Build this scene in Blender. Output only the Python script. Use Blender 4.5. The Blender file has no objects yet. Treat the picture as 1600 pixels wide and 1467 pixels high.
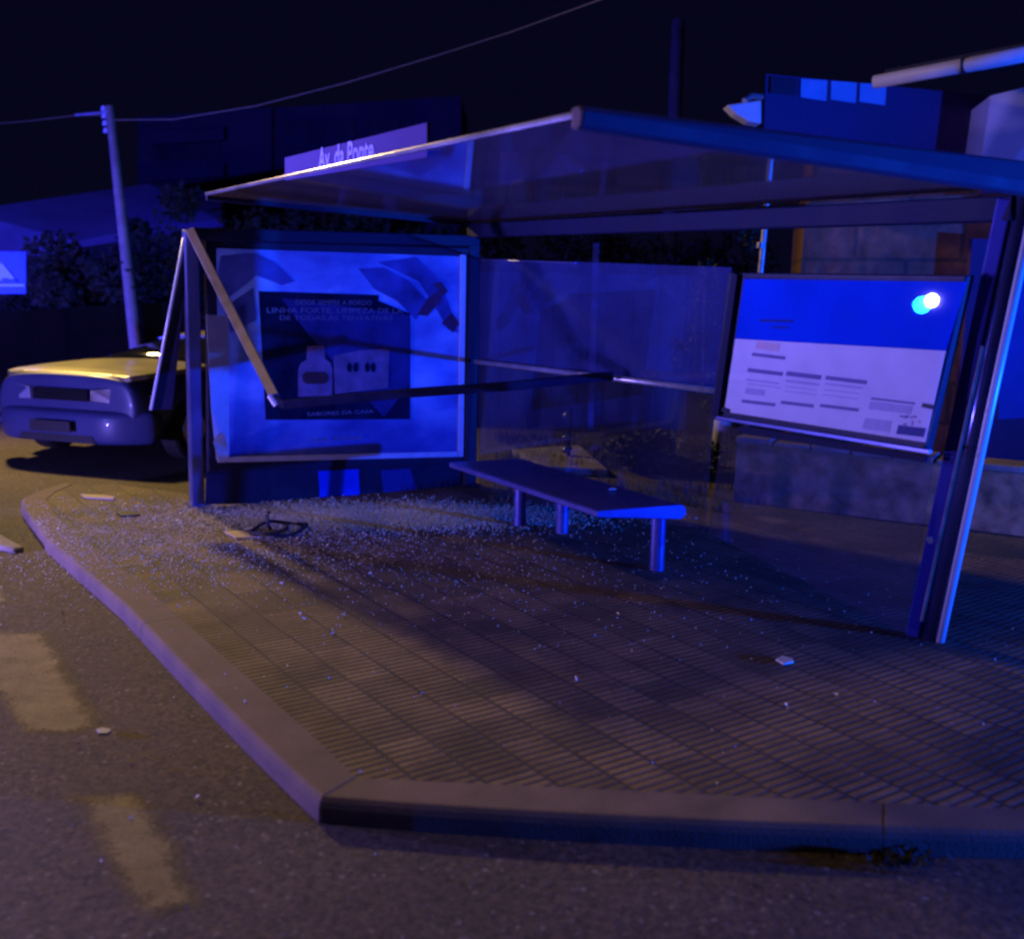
import bpy, bmesh, math, random
from mathutils import Vector, Matrix, noise
random.seed(7)
V = Vector
sc = bpy.context.scene
col = sc.collection
# ------------------------------------------------------------------ camera
F, PITCH, ROLL, H = 1635.0, .169, .019, 1.706
cam_d = bpy.data.cameras.new('camera'); cam = bpy.data.objects.new('camera', cam_d); col.objects.link(cam)
cam_d.sensor_fit = 'HORIZONTAL'; cam_d.sensor_width = 36; cam_d.lens = F/1600*36
cam_d.clip_end = 500; cam_d.clip_start = .05
cam.matrix_world = Matrix.Translation((0, 0, H)) @ Matrix.Rotation(math.pi/2-PITCH, 4, 'X') @ Matrix.Rotation(ROLL, 4, 'Z')
cam_d.dof.use_dof = True; cam_d.dof.focus_distance = 6.5; cam_d.dof.aperture_fstop = 1.6
sc.camera = cam
# ------------------------------------------------------------------ night sky
w = bpy.data.worlds.new('World'); sc.world = w; w.use_nodes = True
bg = w.node_tree.nodes['Background']
bg.inputs[0].default_value = (.10, .09, .55, 1); bg.inputs[1].default_value = .018
# ------------------------------------------------------------------ lamps
def lamp(name, loc, power, color, radius):
    d = bpy.data.lights.new(name, 'POINT'); d.energy = power; d.color = color; d.shadow_soft_size = radius
    o = bpy.data.objects.new(name, d); col.objects.link(o); o.location = loc
    return o
def spot(name, loc, aim, power, color, radius, cone, blend):
    d = bpy.data.lights.new(name, 'SPOT'); d.energy = power; d.color = color; d.shadow_soft_size = radius; d.spot_size = math.radians(cone); d.spot_blend = blend
    o = bpy.data.objects.new(name, d); col.objects.link(o); o.location = loc
    o.rotation_euler = (V(aim)-V(loc)).to_track_quat('-Z', 'Y').to_euler()
    return o
spot('police_beacon_light', (-6.0, 5.96, 1.42), (0, 5.4, 6.0), 4700, (.23, .19, 1), .065, 100, 1)
lamp('police_beacon_light_second', (-6.0, 6.065, 1.37), 130, (.002, .13, 1), .095)
lamp('fill_light_blue_low', (-6.2, 4.9, .14), 1500, (.26, .18, 1), .08)  # added low fill that brightens the kerb face and bench
spot('police_beacon_light_right', (8.5, 2.2, .58), (3.5, 4.6, 3.6), 8300, (.004, .072, 1), .10, 125, .9)
spot('fill_light_blue_far', (-12, 8.5, 1.3), (-8, 20, 3.0), 12000, (.035, .035, 1), .12, 110, .8)  # added blue fill for the far roofs, wall and pole at left
spot('street_lamp_light', (-7.2, 14.3, 5.8), (-1.5, 5.5, 0), 2900, (1, .67, .22), .25, 104, .9)
spot('fill_light_warm_overhead', (-4.9, 4.5, 7.2), (-1.0, 3.4, 0), 420, (1, .68, .20), .8, 95, .8)  # added warm fill over the near road and pavement
# ------------------------------------------------------------------ render look
vs = sc.view_settings; vs.view_transform = 'Standard'; vs.look = 'None'; vs.gamma = 1; vs.exposure = 0; vs.use_curve_mapping = False
sc.cycles.use_denoising = True
sc.cycles.pixel_filter_type = 'BLACKMAN_HARRIS'; sc.cycles.filter_width = 2.6
sc.cycles.max_bounces = 6; sc.cycles.transparent_max_bounces = 16
sc.cycles.sample_clamp_indirect = 3

# ------------------------------------------------------------------ maths: survey of the site taken from the photograph
def raydir(px, py):
    a, b = px-800, py-733.5
    cr, sr = math.cos(ROLL), math.sin(ROLL)
    ix, iy = a*cr+b*sr, -a*sr+b*cr
    cp, sp = math.cos(PITCH), math.sin(PITCH)
    return V((ix, F*cp-iy*sp, -F*sp-iy*cp))
CAM = V((0, 0, H))
def G(px, py, z=0.0):                     # point of the ground
    d = raydir(px, py); return CAM + d*((z-H)/d.z)
def AT(px, py, Y):                        # point at a given distance
    d = raydir(px, py); return CAM + d*(Y/d.y)
def HIT(px, py, P, n):                    # point on a plane
    d = raydir(px, py); return CAM + d*((P-CAM).dot(n)/d.dot(n))
def NEAR(px, py, P):
    d = raydir(px, py).normalized(); return CAM + d*(P-CAM).dot(d)

# ------------------------------------------------------------------ mesh helpers
class MB:
    def __init__(s): s.bm = bmesh.new()
    def hexa(s, p):                       # p: 4 bottom, 4 top
        v = [s.bm.verts.new(q) for q in p]
        for f in ((3,2,1,0),(4,5,6,7),(0,1,5,4),(1,2,6,5),(2,3,7,6),(3,0,4,7)):
            s.bm.faces.new([v[i] for i in f])
        return s
    def box(s, c, x, y, z):               # centre and three half vectors
        c, x, y, z = V(c), V(x), V(y), V(z)
        return s.hexa([c-x-y-z, c+x-y-z, c+x+y-z, c-x+y-z, c-x-y+z, c+x-y+z, c+x+y+z, c-x+y+z])
    def slab(s, poly, ext):               # polygon extruded by a vector
        ext = V(ext); n = len(poly)
        a = [s.bm.verts.new(V(p)) for p in poly]; b = [s.bm.verts.new(V(p)+ext) for p in poly]
        s.bm.faces.new(a[::-1]); s.bm.faces.new(b)
        for i in range(n): s.bm.faces.new([a[i], a[(i+1) % n], b[(i+1) % n], b[i]])
        return s
    def tube(s, pts, r, n=10, square=False, up=V((0, 0, 1))):
        pts = [V(p) for p in pts]; rings = []
        k = 4 if square else n
        rr = r if isinstance(r, (list, tuple)) else [r]*len(pts)
        for i, p in enumerate(pts):
            t = (pts[min(i+1, len(pts)-1)]-pts[max(i-1, 0)]).normalized()
            u = up if abs(t.dot(up)) < .95 else V((1, 0, 0))
            a = t.cross(u).normalized(); b = a.cross(t).normalized()
            ring = []
            for j in range(k):
                an = 2*math.pi*(j+(.5 if square else 0))/k
                q = 1.414 if square else 1
                ring.append(s.bm.verts.new(p+(a*math.cos(an)+b*math.sin(an))*rr[i]*q))
            rings.append(ring)
        for A, B in zip(rings, rings[1:]):
            for j in range(k): s.bm.faces.new([A[j], A[(j+1) % k], B[(j+1) % k], B[j]])
        s.bm.faces.new(rings[0][::-1]); s.bm.faces.new(rings[-1])
        return s
    def loft(s, secs, closed_ends=True):
        R = [[s.bm.verts.new(V(p)) for p in sec] for sec in secs]; k = len(R[0])
        for A, B in zip(R, R[1:]):
            for j in range(k): s.bm.faces.new([A[j], A[(j+1) % k], B[(j+1) % k], B[j]])
        if closed_ends: s.bm.faces.new(R[0][::-1]); s.bm.faces.new(R[-1])
        return s
    def build(s, name, m, parent=None, bevel=0, smooth=False, label=None):
        bmesh.ops.recalc_face_normals(s.bm, faces=s.bm.faces)
        me = bpy.data.meshes.new(name); s.bm.to_mesh(me); s.bm.free()
        if smooth:
            for p in me.polygons: p.use_smooth = True
        me.materials.append(m)
        o = bpy.data.objects.new(name, me); col.objects.link(o)
        if parent is not None:
            o.parent = parent
            root = parent
            off = V((0, 0, 0))
            while root is not None: off += root.location; root = root.parent
            me.transform(Matrix.Translation(-off))
        if bevel:
            b = o.modifiers.new('bevel', 'BEVEL'); b.width = bevel; b.segments = 2; b.limit_method = 'ANGLE'
        if label: o['label'] = label
        return o
def tag(o, label=None, cat=None, group=None, kind=None):
    if label: o['label'] = label
    if cat: o['category'] = cat
    if group: o['group'] = group
    if kind: o['kind'] = kind
    return o
def empty(name, loc, label, cat, group=None):
    o = bpy.data.objects.new(name, None); col.objects.link(o); o.location = loc; o.empty_display_size = .2
    return tag(o, label, cat, group)
def own(o):                               # a one-mesh thing: put its origin at its base
    me = o.data; zs = [v.co for v in me.vertices]
    c = V((sum(v.x for v in zs)/len(zs), sum(v.y for v in zs)/len(zs), min(v.z for v in zs)))
    me.transform(Matrix.Translation(-c)); o.location = c
    return o
def text(name, s, m, parent, org, right, up, size, width=None, depth=.002, bold=0):
    cu = bpy.data.curves.new(name, 'FONT'); cu.body = s; cu.size = 1; cu.extrude = .5; cu.offset = bold
    to = bpy.data.objects.new('tmp', cu); col.objects.link(to)
    dg = bpy.context.evaluated_depsgraph_get(); dg.update()
    me = bpy.data.meshes.new_from_object(to.evaluated_get(dg)); bpy.data.objects.remove(to)
    me.name = name
    xs = [v.co.x for v in me.vertices]; wd = max(xs)-min(xs); x0 = min(xs)
    right, up, org = V(right).normalized(), V(up).normalized(), V(org)
    n = right.cross(up).normalized()
    sx = width/wd if width else size
    off = V((0, 0, 0)); r = parent
    while r is not None: off += r.location; r = r.parent
    for v in me.vertices:
        c = v.co.copy(); v.co = org-off + right*((c.x-x0)*sx) + up*(c.y*size) + n*((c.z+.5)*depth)
    me.materials.append(m)
    o = bpy.data.objects.new(name, me); col.objects.link(o); o.parent = parent
    return o

# ------------------------------------------------------------------ materials
def mat(name, c, rough=.6, metal=0, var=.25, scale=6, bump=.0, bscale=60, coat=0, spec=.5, c2=None, detail=6):
    m = bpy.data.materials.new(name); m.use_nodes = True; nt = m.node_tree; N = nt.nodes; L = nt.links
    p = N['Principled BSDF']
    tc = N.new('ShaderNodeTexCoord')
    no = N.new('ShaderNodeTexNoise'); no.inputs['Scale'].default_value = scale; no.inputs['Detail'].default_value = detail
    L.new(tc.outputs['Object'], no.inputs['Vector'])
    cr = N.new('ShaderNodeValToRGB')
    cr.color_ramp.elements[0].position = .3; cr.color_ramp.elements[1].position = .72
    lo = tuple(x*(1-var) for x in c) if c2 is None else c2
    cr.color_ramp.elements[0].color = (*lo, 1); cr.color_ramp.elements[1].color = (*[min(1, x*(1+var*.5)) for x in c], 1)
    L.new(no.outputs['Fac'], cr.inputs[0]); L.new(cr.outputs[0], p.inputs['Base Color'])
    mr = N.new('ShaderNodeMapRange'); mr.inputs[3].default_value = max(.02, rough*.75); mr.inputs[4].default_value = min(1, rough*1.25)
    L.new(no.outputs['Fac'], mr.inputs[0]); L.new(mr.outputs[0], p.inputs['Roughness'])
    p.inputs['Metallic'].default_value = metal
    p.inputs['Coat Weight'].default_value = coat; p.inputs['Coat Roughness'].default_value = .05
    p.inputs['Specular IOR Level'].default_value = spec
    if bump:
        n2 = N.new('ShaderNodeTexNoise'); n2.inputs['Scale'].default_value = bscale; n2.inputs['Detail'].default_value = 4
        L.new(tc.outputs['Object'], n2.inputs['Vector'])
        b = N.new('ShaderNodeBump'); b.inputs['Strength'].default_value = bump; b.inputs['Distance'].default_value = .01
        L.new(n2.outputs['Fac'], b.inputs['Height']); L.new(b.outputs[0], p.inputs['Normal'])
    return m
M = {}
M['alu'] = mat('painted_aluminium', (.13, .145, .34), .32, .55, .2, 5)
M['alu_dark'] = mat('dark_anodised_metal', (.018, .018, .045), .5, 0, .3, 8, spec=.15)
M['fin'] = mat('deep_blue_post_paint', (.03, .035, .26), .5, 0, .15, 6, spec=.15)
M['roof_edge'] = mat('roof_edge_metal', (.30, .28, .34), .25, .7, .45, 3)
M['beam'] = mat('blue_black_beam', (.007, .008, .035), .6, 0, .3, 4, spec=.1)
M['strip'] = mat('pale_highlight_paint', (.85, .90, .92), .35, .1, .1, 8)  # pale colour put in for light streaks along metal edges
M['post'] = mat('post_metal', (.10, .12, .30), .2, .75, .15, 4)
M['bare'] = mat('bare_bright_metal', (.55, .53, .50), .35, .6, .3, 14)
M['roof'] = mat('smoked_roof_panel', (.075, .045, .016), .4, 0, .45, 2.2, coat=.9)
M['gutter_dark'] = mat('roof_gutter_metal', (.035, .012, .038), .8, 0, .2, 4)
M['frame_white'] = mat('light_frame', (.62, .62, .66), .4, .1, .15, 9)
M['white'] = mat('white_print', (.74, .72, .74), .5, 0, .08, 6, spec=0)
M['board_blue'] = mat('blue_print', (.006, .06, .62), .4, 0, .15, 3, spec=0)
M['print_dark'] = mat('grey_print', (.22, .20, .36), .5, 0, .1, 20, spec=0)
M['print_mid'] = mat('pale_grey_print', (.50, .48, .60), .5, 0, .12, 30, spec=0)
M['print_navy'] = mat('navy_print', (.03, .05, .22), .5, 0, .1, 20, spec=0)
M['print_pink'] = mat('pink_print', (.72, .56, .52), .5, 0, .05, 20, spec=0)
M['poster_dark'] = mat('dark_poster_print', (.010, .018, .05), .45, 0, .5, 5, spec=0)
M['poster_tone'] = mat('mid_poster_print', (.045, .055, .20), .45, 0, .5, 4, spec=0)
M['poster_shade'] = mat('blue_shade_print', (.09, .13, .42), .5, 0, .6, 4, spec=0)
M['poster_letter'] = mat('pale_letter_print', (.20, .21, .32), .5, 0, .1, 20, spec=0)
M['poster_jar'] = mat('jar_print', (.26, .17, .26), .5, 0, .35, 9, spec=0)
M['poster_jar_label'] = mat('brown_label_print', (.10, .05, .05), .5, 0, .3, 9, spec=0)
M['poster_red'] = mat('brown_red_print', (.12, .06, .12), .5, 0, .3, 9, spec=0)
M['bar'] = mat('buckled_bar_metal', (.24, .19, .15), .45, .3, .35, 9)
M['bench'] = mat('bench_metal', (.11, .11, .36), .35, .35, .25, 8)
M['kerb'] = mat('kerb_concrete', (.30, .25, .20), .85, 0, .4, 5, .5, 90)
M['kerb_top'] = mat('kerb_top_concrete', (.22, .155, .105), .9, 0, .35, 4, .5, 120)
M['stone'] = mat('rough_stone', (.33, .21, .10), .9, 0, .75, 7, 1, 9)
M['render_wall'] = mat('old_render', (.34, .26, .22), .9, 0, .45, 2.2, .5, 9)
M['blue_wall'] = mat('blue_painted_wall', (.08, .03, .11), .8, 0, .2, 1.5)
M['white_wall'] = mat('white_painted_wall', (.72, .70, .72), .85, 0, .1, 1.5)
M['gutter'] = mat('white_gutter', (.75, .72, .72), .5, 0, .1, 3)
M['pane_lit'] = mat('pale_fascia_sign', (.30, .40, .62), .5, 0, .1, 4)
M['blue_shutter'] = mat('blue_painted_shutter', (.04, .09, .40), .6, 0, .15, 3, spec=.1)
M['wall_dark'] = mat('dark_garden_wall', (.014, .012, .006), .9, 0, .4, .8, spec=0)
M['dark'] = mat('dark_plain', (.03, .03, .035), .7, 0, .3, 4)
M['sheet'] = mat('sheet_metal_fence', (.02, .022, .05), .55, .2, .35, 2)
M['farwall'] = mat('far_wall', (.08, .07, .12), .9, 0, .3, .6)
M['farwin'] = mat('far_window', (.04, .04, .07), .3, 0, .2, 2)
M['farroof'] = mat('far_roof', (.36, .34, .6), .8, 0, .2, .8)
M['conc_pole'] = mat('pole_concrete', (.42, .33, .20), .9, 0, .3, 6)
M['wood_pole'] = mat('pole_wood', (.12, .10, .10), .9, 0, .3, 6)
M['cable'] = mat('cable_rubber', (.28, .22, .08), .6, 0, .1, 6)
M['leaf'] = mat('leaves', (.04, .042, .018), .7, 0, .5, 1.5)
M['bark'] = mat('bark', (.07, .055, .045), .9, 0, .4, 8, .5, 30)
M['carpaint_lamplit'] = mat('lamp_tinted_car_paint', (.34, .31, .18), .36, .5, .05, 2, coat=.4)  # bonnet and roof of the silver car; yellow lamp sheen put into the colour
M['bumper'] = mat('blue_tinted_car_paint', (.045, .055, .17), .45, 0, .1, 2, coat=.15)  # rest of the same car; the blue light on it is in the colour
M['carglass'] = mat('car_glass', (.01, .01, .012), .06, 0, .1, 2, coat=1)
M['lens'] = mat('headlamp_lens', (.45, .45, .50), .15, .3, .2, 12, coat=1)
M['blacklens'] = mat('dark_lens', (.015, .015, .02), .15, 0, .2, 12, coat=1)
M['tyre'] = mat('tyre_rubber', (.02, .02, .02), .85, 0, .2, 12)
M['plate'] = mat('number_plate', (.7, .7, .7), .5, 0, .05, 5)
M['sign_blue'] = mat('sign_blue', (.01, .09, .60), .4, 0, .08, 3)
M['sign_light'] = mat('sign_white', (.35, .55, .85), .4, 0, .06, 3)
M['wire_black'] = mat('black_wire', (.012, .011, .012), .6, 0, .2, 9)
M['wood'] = mat('splintered_board', (.55, .42, .28), .7, 0, .25, 14)
M['sign_letter'] = mat('sign_letter_paint', (.28, .26, .62), .5, 0, .05, 9, spec=0)
M['plum'] = mat('stop_name_panel', (.07, .05, .16), .6, 0, .08, 3, spec=0)

def nodes(name):
    m = bpy.data.materials.new(name); m.use_nodes = True
    return m, m.node_tree.nodes, m.node_tree.links
def noise_n(N, L, vec, scale, detail=5, rough=.55):
    n = N.new('ShaderNodeTexNoise'); n.inputs['Scale'].default_value = scale; n.inputs['Detail'].default_value = detail
    n.inputs['Roughness'].default_value = rough; L.new(vec, n.inputs['Vector']); return n
def ramp(N, L, src, stops):
    r = N.new('ShaderNodeValToRGB'); e = r.color_ramp.elements
    while len(e) < len(stops): e.new(.5)
    for i, (p, c) in enumerate(stops): e[i].position = p; e[i].color = (*c, 1)
    L.new(src, r.inputs[0]); return r
def math_n(N, L, op, a, b=None):
    n = N.new('ShaderNodeMath'); n.operation = op
    for i, x in enumerate((a, b)):
        if x is None: continue
        if isinstance(x, (int, float)): n.inputs[i].default_value = x
        else: L.new(x, n.inputs[i])
    return n.outputs[0]
def mixc(N, L, fac, a, b, mode='MIX'):
    n = N.new('ShaderNodeMix'); n.data_type = 'RGBA'; n.blend_type = mode
    if isinstance(fac, (int, float)): n.inputs[0].default_value = fac
    else: L.new(fac, n.inputs[0])
    for i, x in ((6, a), (7, b)):
        if isinstance(x, tuple): n.inputs[i].default_value = (*x, 1)
        else: L.new(x, n.inputs[i])
    return n.outputs[2]
# asphalt
def asphalt():
    m, N, L = nodes('asphalt'); p = N['Principled BSDF']
    tc = N.new('ShaderNodeTexCoord').outputs['Object']
    big = noise_n(N, L, tc, .9, 4); fine = noise_n(N, L, tc, 42, 5, .75); agg = N.new('ShaderNodeTexVoronoi')
    agg.inputs['Scale'].default_value = 70; L.new(tc, agg.inputs['Vector'])
    c1 = ramp(N, L, big.outputs[0], [(.3, (.062, .043, .028)), (.7, (.115, .078, .05))])
    c2 = ramp(N, L, fine.outputs[0], [(.36, (.22, .22, .22)), (.66, (1.9, 1.9, 1.9))])
    c = mixc(N, L, 1.0, c1.outputs[0], c2.outputs[0], 'MULTIPLY')
    sp = ramp(N, L, agg.outputs['Color'], [(.86, (0, 0, 0)), (.93, (1, 1, 1))])
    c = mixc(N, L, sp.outputs[0], c, (.26, .22, .20))
    L.new(c, p.inputs['Base Color']); p.inputs['Roughness'].default_value = .8
    b = N.new('ShaderNodeBump'); b.inputs['Strength'].default_value = .9; b.inputs['Distance'].default_value = .012
    L.new(fine.outputs[0], b.inputs['Height']); L.new(b.outputs[0], p.inputs['Normal'])
    return m
M['asphalt'] = asphalt()
# worn road paint: ragged on top of the asphalt
def roadpaint():
    m, N, L = nodes('worn_road_paint'); p = N['Principled BSDF']
    tc = N.new('ShaderNodeTexCoord').outputs['Object']
    n1 = noise_n(N, L, tc, 7, 6, .7); n2 = noise_n(N, L, tc, 60, 3, .7)
    at = N.new('ShaderNodeAttribute'); at.attribute_name = 'wear'
    f = math_n(N, L, 'ADD', math_n(N, L, 'MULTIPLY', n1.outputs[0], .5), math_n(N, L, 'MULTIPLY', n2.outputs[0], .5))
    r = ramp(N, L, f, [(.35, (.15, .12, .07)), (.62, (.36, .29, .17))])
    L.new(r.outputs[0], p.inputs['Base Color']); p.inputs['Roughness'].default_value = .85
    ff = math_n(N, L, 'ADD', math_n(N, L, 'MULTIPLY', at.outputs['Fac'], .5), math_n(N, L, 'MULTIPLY', f, .9))
    a = ramp(N, L, ff, [(.50, (0, 0, 0)), (.80, (1, 1, 1))])
    L.new(a.outputs[0], p.inputs['Alpha'])
    return m
M['paint'] = roadpaint()
# ribbed paving tiles, laid along the kerb
KD = V((.553, -.833, 0))
def tiles():
    m, N, L = nodes('ribbed_paving_tiles'); p = N['Principled BSDF']
    tc = N.new('ShaderNodeTexCoord').outputs['Object']
    def dot(v):
        n = N.new('ShaderNodeVectorMath'); n.operation = 'DOT_PRODUCT'; L.new(tc, n.inputs[0]); n.inputs[1].default_value = v; return n.outputs['Value']
    u = dot((KD.x, KD.y, 0)); v = dot((-KD.y, KD.x, 0))
    cv = math_n(N, L, 'DIVIDE', v, .205); colid = math_n(N, L, 'FLOOR', cv); cf = math_n(N, L, 'FRACT', cv)
    off = math_n(N, L, 'FRACT', math_n(N, L, 'MULTIPLY', colid, .37))
    cu = math_n(N, L, 'ADD', math_n(N, L, 'DIVIDE', u, .0445), off); rf = math_n(N, L, 'FRACT', cu)
    rid = math_n(N, L, 'FLOOR', cu)
    gr = math_n(N, L, 'ABSOLUTE', math_n(N, L, 'SUBTRACT', rf, .5))      # 0 mid rib, .5 groove
    gc = math_n(N, L, 'ABSOLUTE', math_n(N, L, 'SUBTRACT', cf, .5))
    g1 = N.new('ShaderNodeMapRange'); g1.interpolation_type = 'SMOOTHSTEP'; L.new(gr, g1.inputs[0]); g1.inputs[1].default_value = .22; g1.inputs[2].default_value = .42
    g2 = N.new('ShaderNodeMapRange'); g2.interpolation_type = 'SMOOTHSTEP'; L.new(gc, g2.inputs[0]); g2.inputs[1].default_value = .44; g2.inputs[2].default_value = .475
    g = math_n(N, L, 'MAXIMUM', g1.outputs[0], g2.outputs[0])
    cmb = N.new('ShaderNodeCombineXYZ'); L.new(colid, cmb.inputs[0])
    tile = math_n(N, L, 'FLOOR', math_n(N, L, 'DIVIDE', rid, 5)); L.new(tile, cmb.inputs[1])
    wn = N.new('ShaderNodeTexWhiteNoise'); wn.noise_dimensions = '2D'; L.new(cmb.outputs[0], wn.inputs['Vector'])
    n1 = noise_n(N, L, tc, 1.6, 5); n2 = noise_n(N, L, tc, 45, 4, .7)
    base = ramp(N, L, n1.outputs[0], [(.3, (.19, .135, .085)), (.7, (.30, .215, .125))])
    tv = ramp(N, L, wn.outputs['Value'], [(0, (.62, .62, .62)), (1, (1.2, 1.16, 1.12))])
    c = mixc(N, L, 1, base.outputs[0], tv.outputs[0], 'MULTIPLY')
    fv = ramp(N, L, n2.outputs[0], [(.3, (.7, .7, .7)), (.7, (1.25, 1.25, 1.25))])
    c = mixc(N, L, 1, c, fv.outputs[0], 'MULTIPLY')
    st = noise_n(N, L, tc, 2.3, 7, .7); sr = ramp(N, L, st.outputs[0], [(.36, (.55, .52, .50)), (.55, (1, 1, 1))])
    c = mixc(N, L, 1, c, sr.outputs[0], 'MULTIPLY')
    dirt = noise_n(N, L, tc, 3.1, 3)
    gs = math_n(N, L, 'MULTIPLY', g, ramp(N, L, dirt.outputs[0], [(.3, (.55, .55, .55)), (.6, (.95, .95, .95))]).outputs[0])
    c = mixc(N, L, gs, c, (.035, .026, .022))
    L.new(c, p.inputs['Base Color']); p.inputs['Roughness'].default_value = .78
    b = N.new('ShaderNodeBump'); b.inputs['Strength'].default_value = .6; b.inputs['Distance'].default_value = .008; b.invert = True
    hh = math_n(N, L, 'SUBTRACT', g, math_n(N, L, 'MULTIPLY', n2.outputs[0], .5))
    L.new(hh, b.inputs['Height']); L.new(b.outputs[0], p.inputs['Normal'])
    return m
M['tiles'] = tiles()
# dirt / grass ground behind the shelter
def earth():
    m, N, L = nodes('earth_and_dry_grass'); p = N['Principled BSDF']
    tc = N.new('ShaderNodeTexCoord').outputs['Object']
    n1 = noise_n(N, L, tc, 1.2, 6, .65); n2 = noise_n(N, L, tc, 30, 4, .7)
    c = ramp(N, L, n1.outputs[0], [(.35, (.05, .045, .028)), (.65, (.16, .12, .065))])
    f = ramp(N, L, n2.outputs[0], [(.3, (.5, .5, .5)), (.7, (1.4, 1.4, 1.4))])
    L.new(mixc(N, L, 1, c.outputs[0], f.outputs[0], 'MULTIPLY'), p.inputs['Base Color']); p.inputs['Roughness'].default_value = .95
    b = N.new('ShaderNodeBump'); b.inputs['Strength'].default_value = .8; b.inputs['Distance'].default_value = .03
    L.new(n2.outputs[0], b.inputs['Height']); L.new(b.outputs[0], p.inputs['Normal'])
    return m
M['earth'] = earth()
# dusty glass: clear + a film of dirt + reflection
def glass(name, dust, tint=(.75, .78, .95), refl=.12, dustcol=(.5, .5, .6), scale=1.5):
    m, N, L = nodes(name); out = N['Material Output']; N.remove(N['Principled BSDF'])
    tc = N.new('ShaderNodeTexCoord').outputs['Object']
    tr = N.new('ShaderNodeBsdfTransparent'); tr.inputs[0].default_value = (*tint, 1)
    gl = N.new('ShaderNodeBsdfGlossy'); gl.inputs['Roughness'].default_value = .012; gl.inputs[0].default_value = (.9, .9, 1, 1)
    df = N.new('ShaderNodeBsdfDiffuse'); df.inputs[0].default_value = (*dustcol, 1)
    lw = N.new('ShaderNodeLayerWeight'); lw.inputs[0].default_value = refl*3
    n = noise_n(N, L, tc, scale, 5, .6)
    mr = N.new('ShaderNodeMapRange'); L.new(n.outputs[0], mr.inputs[0]); mr.inputs[1].default_value = .25; mr.inputs[2].default_value = .75
    mr.inputs[3].default_value = dust*.6; mr.inputs[4].default_value = dust*1.4
    m1 = N.new('ShaderNodeMixShader'); L.new(mr.outputs[0], m1.inputs[0]); L.new(tr.outputs[0], m1.inputs[1]); L.new(df.outputs[0], m1.inputs[2])
    ge = N.new('ShaderNodeNewGeometry')
    ff = math_n(N, L, 'MULTIPLY', lw.outputs['Fresnel'], math_n(N, L, 'SUBTRACT', 1.0, ge.outputs['Backfacing']))
    m2 = N.new('ShaderNodeMixShader'); L.new(ff, m2.inputs[0]); L.new(m1.outputs[0], m2.inputs[1]); L.new(gl.outputs[0], m2.inputs[2])
    L.new(m2.outputs[0], out.inputs[0]); return m
M['glass_back'] = glass('dusty_back_glass', .12, dustcol=(.13, .16, .5))
M['glass_low'] = glass('clear_side_glass', .02)
M['glass_board'] = glass('board_glass', .0, (.97, .97, 1), .16)
# printed sky of the advert
def poster():
    m, N, L = nodes('poster_sky_print'); p = N['Principled BSDF']
    tc = N.new('ShaderNodeTexCoord').outputs['Object']
    mp = N.new('ShaderNodeMapping'); L.new(tc, mp.inputs[0]); mp.inputs['Scale'].default_value = (1, 1, 1.6)
    n1 = noise_n(N, L, mp.outputs[0], 1.5, 5, .55)
    c = ramp(N, L, n1.outputs[0], [(.30, (.10, .14, .45)), (.5, (.20, .36, .75)), (.66, (.42, .66, .95))])
    sx = N.new('ShaderNodeSeparateXYZ'); L.new(tc, sx.inputs[0])
    zr = ramp(N, L, math_n(N, L, 'ADD', sx.outputs[2], .0), [(.45, (.34, .28, .48)), (.95, (1, 1, 1))])
    L.new(mixc(N, L, 1, c.outputs[0], zr.outputs[0], 'MULTIPLY'), p.inputs['Base Color']); p.inputs['Roughness'].default_value = .4; p.inputs['Specular IOR Level'].default_value = .1
    return m
M['poster'] = poster()
def blocks():
    m, N, L = nodes('block_wall'); p = N['Principled BSDF']
    tc = N.new('ShaderNodeTexCoord').outputs['Object']
    sx = N.new('ShaderNodeSeparateXYZ'); L.new(tc, sx.inputs[0]); cb = N.new('ShaderNodeCombineXYZ'); L.new(sx.outputs[0], cb.inputs[0]); L.new(sx.outputs[2], cb.inputs[1])
    br = N.new('ShaderNodeTexBrick'); L.new(cb.outputs[0], br.inputs[0]); br.inputs['Scale'].default_value = 1
    br.inputs['Brick Width'].default_value = .95; br.inputs['Row Height'].default_value = .42; br.inputs['Mortar Size'].default_value = .03; br.inputs['Mortar Smooth'].default_value = .6
    br.inputs['Color1'].default_value = (.40, .19, .10, 1); br.inputs['Color2'].default_value = (.30, .15, .09, 1); br.inputs['Mortar'].default_value = (.15, .11, .08, 1)
    n1 = noise_n(N, L, tc, 5, 6, .65); f = ramp(N, L, n1.outputs[0], [(.3, (.55, .55, .55)), (.7, (1.3, 1.3, 1.3))])
    L.new(mixc(N, L, 1, br.outputs['Color'], f.outputs[0], 'MULTIPLY'), p.inputs['Base Color']); p.inputs['Roughness'].default_value = .9
    b = N.new('ShaderNodeBump'); b.inputs['Strength'].default_value = .7; b.inputs['Distance'].default_value = .03
    L.new(n1.outputs[0], b.inputs['Height']); L.new(b.outputs[0], p.inputs['Normal']); return m
M['blocks'] = blocks()
M['shard'] = mat('crumbled_glass', (.95, .84, .62), .5, 0, .3, 40, spec=.5)

# ------------------------------------------------------------------ GROUND
RZ = -.085
b = MB(); S_ = 150
b.slab([(-S_, -S_, RZ-.3), (S_, -S_, RZ-.3), (S_, S_, RZ-.3), (-S_, S_, RZ-.3)], (0, 0, .3))
tag(b.build('road', M['asphalt']), kind='structure')
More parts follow.
